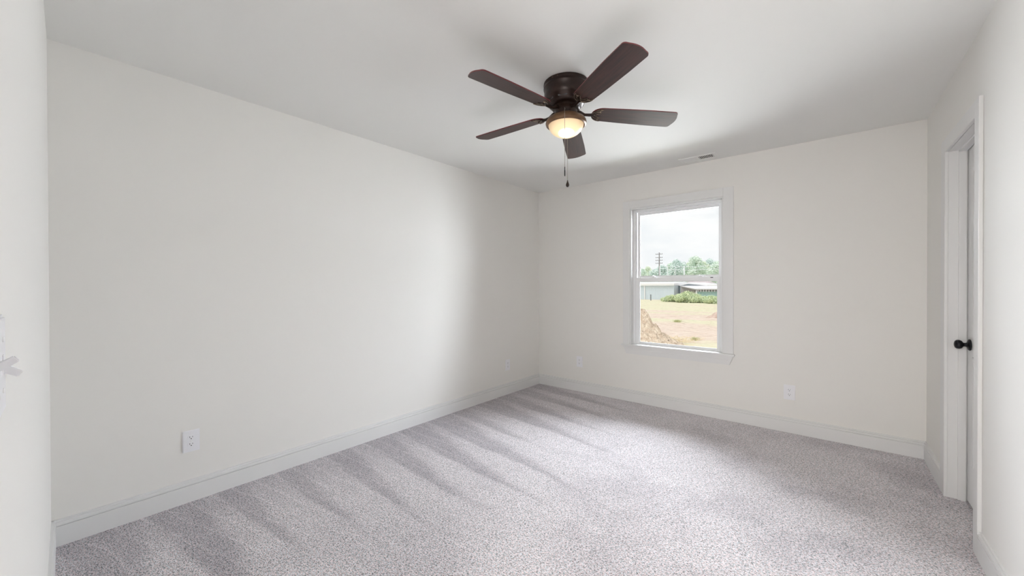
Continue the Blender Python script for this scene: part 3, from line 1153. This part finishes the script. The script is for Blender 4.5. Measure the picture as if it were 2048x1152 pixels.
labs = {1316.5: 'white pole added before the crossarm pole to show its lower part pale',
        1335.3: 'thin white pole right of the crossarm pole, before the trees',
        1350.5: 'thin white pole in the middle of the window view, before the trees',
        1368.4: 'thickest white pole before the trees, in the middle right of the view'}
for px, top, Yp, rr in ((1319.8, 532, 92, 0.14), (1335.3, 534, 92, 0.085), (1350.5, 533, 93, 0.075), (1368.4, 533.5, 90, 0.15)):  # first one is added, standing in for the crossarm pole's pale lower part
    c = at_y(px, 560, Yp)
    z = at_y(px, top, Yp).z - GZ
    bm = MB().tube([(0, 0, -0.3), (0, 0, z)], [rr, rr * 0.7], 12)
    bm.ball((0, 0, z), rr * 0.72, 10)
    tag(bm.build('light_pole', WPOLE, smooth=True, loc=(c.x, c.y, GZ)),
        labs[px if px != 1319.8 else 1316.5], 'pole', 'white poles before the treeline')
WIRE = mat('wire', (0.72, 0.74, 0.75), 0.6)
for y0, y1, lab in ((536, 526, 'upper pale power line sagging across the trees'), (541, 534.5, 'lower pale power line crossing the tree crowns')):
    a, c = at_y(1322, y0 - 4, 94), at_y(1455, y1, 82)
    pts = []
    for i in range(17):
        u = i / 16
        p = a.lerp(c, u)
        p.z -= 4 * u * (1 - u) * 0.45
        pts.append(p)
    tag(MB().tube(pts, 0.035, 5).build('power_line', WIRE), lab, 'wire', 'power lines across the treeline')


# --- trees
def leafmesh(centres, size, count, seed):
    r_ = random.Random(seed)
    bm = MB()
    for k in range(count):
        c, rad, sc = centres[r_.randrange(len(centres))]
        d = Vector((r_.gauss(0, 1), r_.gauss(0, 1), r_.gauss(0, 1))).normalized()
        p = Vector(c) + Vector((d.x * rad * sc[0], d.y * rad * sc[1], d.z * rad * sc[2])) * (r_.random() ** 0.35)
        n_ = (d + Vector((r_.uniform(-.8, .8), r_.uniform(-.8, .8), r_.uniform(-.3, 1)))).normalized()
        a = n_.orthogonal().normalized()
        a.rotate(Matrix.Rotation(r_.random() * 6.28, 3, n_))
        b_ = n_.cross(a)
        s = size * r_.uniform(0.6, 1.4)
        q = [bm.bm.verts.new(p + a * s * u + b_ * s * 0.6 * v + n_ * s * w) for u, v, w in
             ((-1, 0, 0), (0, -1, 0.12), (1, 0, 0), (0, 1, 0.12))]
        bm.bm.faces.new(q)
    return bm


def tree(px, top, Y, rad, kind, label, seed):
    c = at_y(px, 560, Y)
    h = at_y(px, top, Y).z - GZ
    t_ = thing('tree', label, 'tree', (c.x, c.y, GZ), 0, 'trees beyond the buildings')
    r_ = random.Random(seed)
    cs = []
    for k in range(24):
        a = r_.random() * 6.28
        u = 0.14 + 0.76 * (k + r_.random()) / 24
        w = rad * max(0.15, math.sqrt(max(0, 1 - ((u - 0.45) / 0.60) ** 2)))
        q = r_.uniform(0.1, 0.7)
        cs.append(((math.cos(a) * w * q, math.sin(a) * w * q, h * u), w * r_.uniform(0.38, 0.52) + 0.25, (1, 1, 0.85)))
    cs.append(((0, 0, h - rad * 0.30), rad * 0.32, (1, 1, 0.9)))
    leafmesh(cs, 0.17, 6500, seed).build('crown', HAZY_LEAF[kind], t_)
    MB().tube([(0, 0, -0.3), (0.1, 0, h * 0.45), (0, 0.1, h * 0.8)], [0.26, 0.18, 0.05], 8).build('trunk', BARK, t_, True)


for k, a in enumerate((
        (1250, 533, 121, 3.6, 0, 'pale tree hidden mostly behind the left window edge'),
        (1283, 536, 118, 3.0, 0, 'low pale tree at the left end of the treeline'),
        (1296, 532, 122, 2.7, 2, 'yellowish tree between the left end and the crossarm pole'),
        (1311, 537, 120, 2.4, 1, 'low grey green tree just left of the crossarm pole'),
        (1326, 529, 124, 2.9, 1, 'grey green tree just right of the crossarm pole'),
        (1342, 524, 121, 2.6, 0, 'mid height tree left of the rounded tree'),
        (1352, 517, 126, 3.1, 1, 'broad rounded tree in the middle of the treeline'),
        (1365, 527, 118, 2.6, 0, 'low tree in the dip right of the rounded tree'),
        (1378, 523, 121, 2.7, 2, 'pale tree left of the tallest tree'),
        (1392, 511, 125, 2.9, 0, 'tallest tree of the treeline with a pointed top'),
        (1406, 521, 119, 2.9, 2, 'bright tree right of the tallest tree'),
        (1420, 516, 124, 3.2, 1, 'tall grey green tree at the right of the treeline'),
        (1434, 521, 121, 3.2, 0, 'tree at the right window edge of the treeline'),
        (1456, 518, 122, 3.8, 1, 'tree standing past the right window edge'))):
    tree(a[0], a[1], (117, 126, 135)[k % 3], *a[3:], seed=40 + k)

for k, (px, top, Yb, rad, lab) in enumerate((
        (1332, 594, 67, 1.0, 'lowest bush at the left end of the hedge of brush'),
        (1344, 589, 67, 1.3, 'bush left of the tallest bush'),
        (1357, 587, 66, 1.3, 'rounded bush touching the left of the tallest bush'),
        (1374, 581, 65, 1.9, 'tallest yellow green bush before the lean-to'),
        (1389, 587, 65, 1.4, 'bush right of the tallest bush'),
        (1403, 592, 65, 1.3, 'low bush before the left of the green wall'),
        (1417, 593, 65, 1.4, 'low bush before the middle of the green wall'),
        (1431, 592, 64, 1.5, 'bush before the green wall at the right window edge'),
        (1447, 589, 64, 1.6, 'bush past the right window edge'))):
    c = at_y(px, 600, Yb)
    h = at_y(px, top, Yb).z - GZ
    r_ = random.Random(90 + k)
    cs = [((r_.uniform(-.6, .6) * rad, r_.uniform(-.6, .6) * rad, h * r_.uniform(0.2, 0.62)), rad * r_.uniform(.35, .55), (1, 1, .8))
          for _ in range(12)] + [((0, 0, h * 0.7), h * 0.3, (1.3, 1.3, 1))]
    bm = leafmesh(cs, 0.075, 7000, 90 + k)
    for _ in range(14):
        a = r_.random() * 6.28
        bm.tube([(0, 0, -0.1), (math.cos(a) * rad * .3, math.sin(a) * rad * .3, h * .4), (math.cos(a) * rad * .6, math.sin(a) * rad * .6, h * .75)], [0.04, 0.03, 0.01], 5)
    tag(bm.build('bush', BUSHL, loc=(c.x, c.y, GZ)), lab, 'bush', 'bushes before the sheds')

# --- tufts and a heap of cut straw stalks close to the house
TUFT = mat('tuft_green', (0.34, 0.40, 0.16), 0.9, vary=(9, (0.52, 0.52, 0.26)))
STRAW = mat('straw', (0.76, 0.64, 0.44), 0.9)
for px, py, s, lab in ((1354, 643, 0.55, 'small green grass tuft in the middle of the field'),
                       (1390, 679, 0.42, 'green grass tuft close to the house, low in the view')):
    d = ray(px, py + 2)
    k = (GZ - CAMH) / d.z
    c = Vector((0, 0, CAMH)) + d * k
    bm = MB()
    for _ in range(70):
        a, q = rnd.random() * 6.28, rnd.random() * s * 0.55
        x, y = math.cos(a) * q, math.sin(a) * q
        lx, ly = rnd.uniform(-.3, .3) * s, rnd.uniform(-.3, .3) * s
        hh = s * rnd.uniform(0.2, 0.45)
        bm.tube([(x, y, -0.05), (x + lx * .4, y + ly * .4, hh * .7), (x + lx, y + ly, hh)], [0.010, 0.008, 0.002], 4)
    tag(bm.build('grass_tuft', TUFT, loc=(c.x, c.y, GZ)), lab, 'grass tuft', 'grass tufts in the field')
d = ray(1343, 683)
k = (GZ - CAMH) / d.z
c = Vector((0, 0, CAMH)) + d * k
bm = MB()
for _ in range(120):
    a = rnd.random() * 6.28
    x, y = rnd.gauss(0, .55), rnd.gauss(0, .5)
    l = rnd.uniform(0.2, 0.6)
    z = rnd.uniform(0.0, 0.14)
    bm.tube([(x, y, z), (x + math.cos(a) * l, y + math.sin(a) * l, z + rnd.uniform(-.05, .22))], [0.010, 0.005], 4)
tag(bm.build('straw_heap', STRAW, loc=(c.x, c.y, GZ)), 'loose pale straw stalks scattered at the foot of the tan mound', 'straw', kind='stuff')
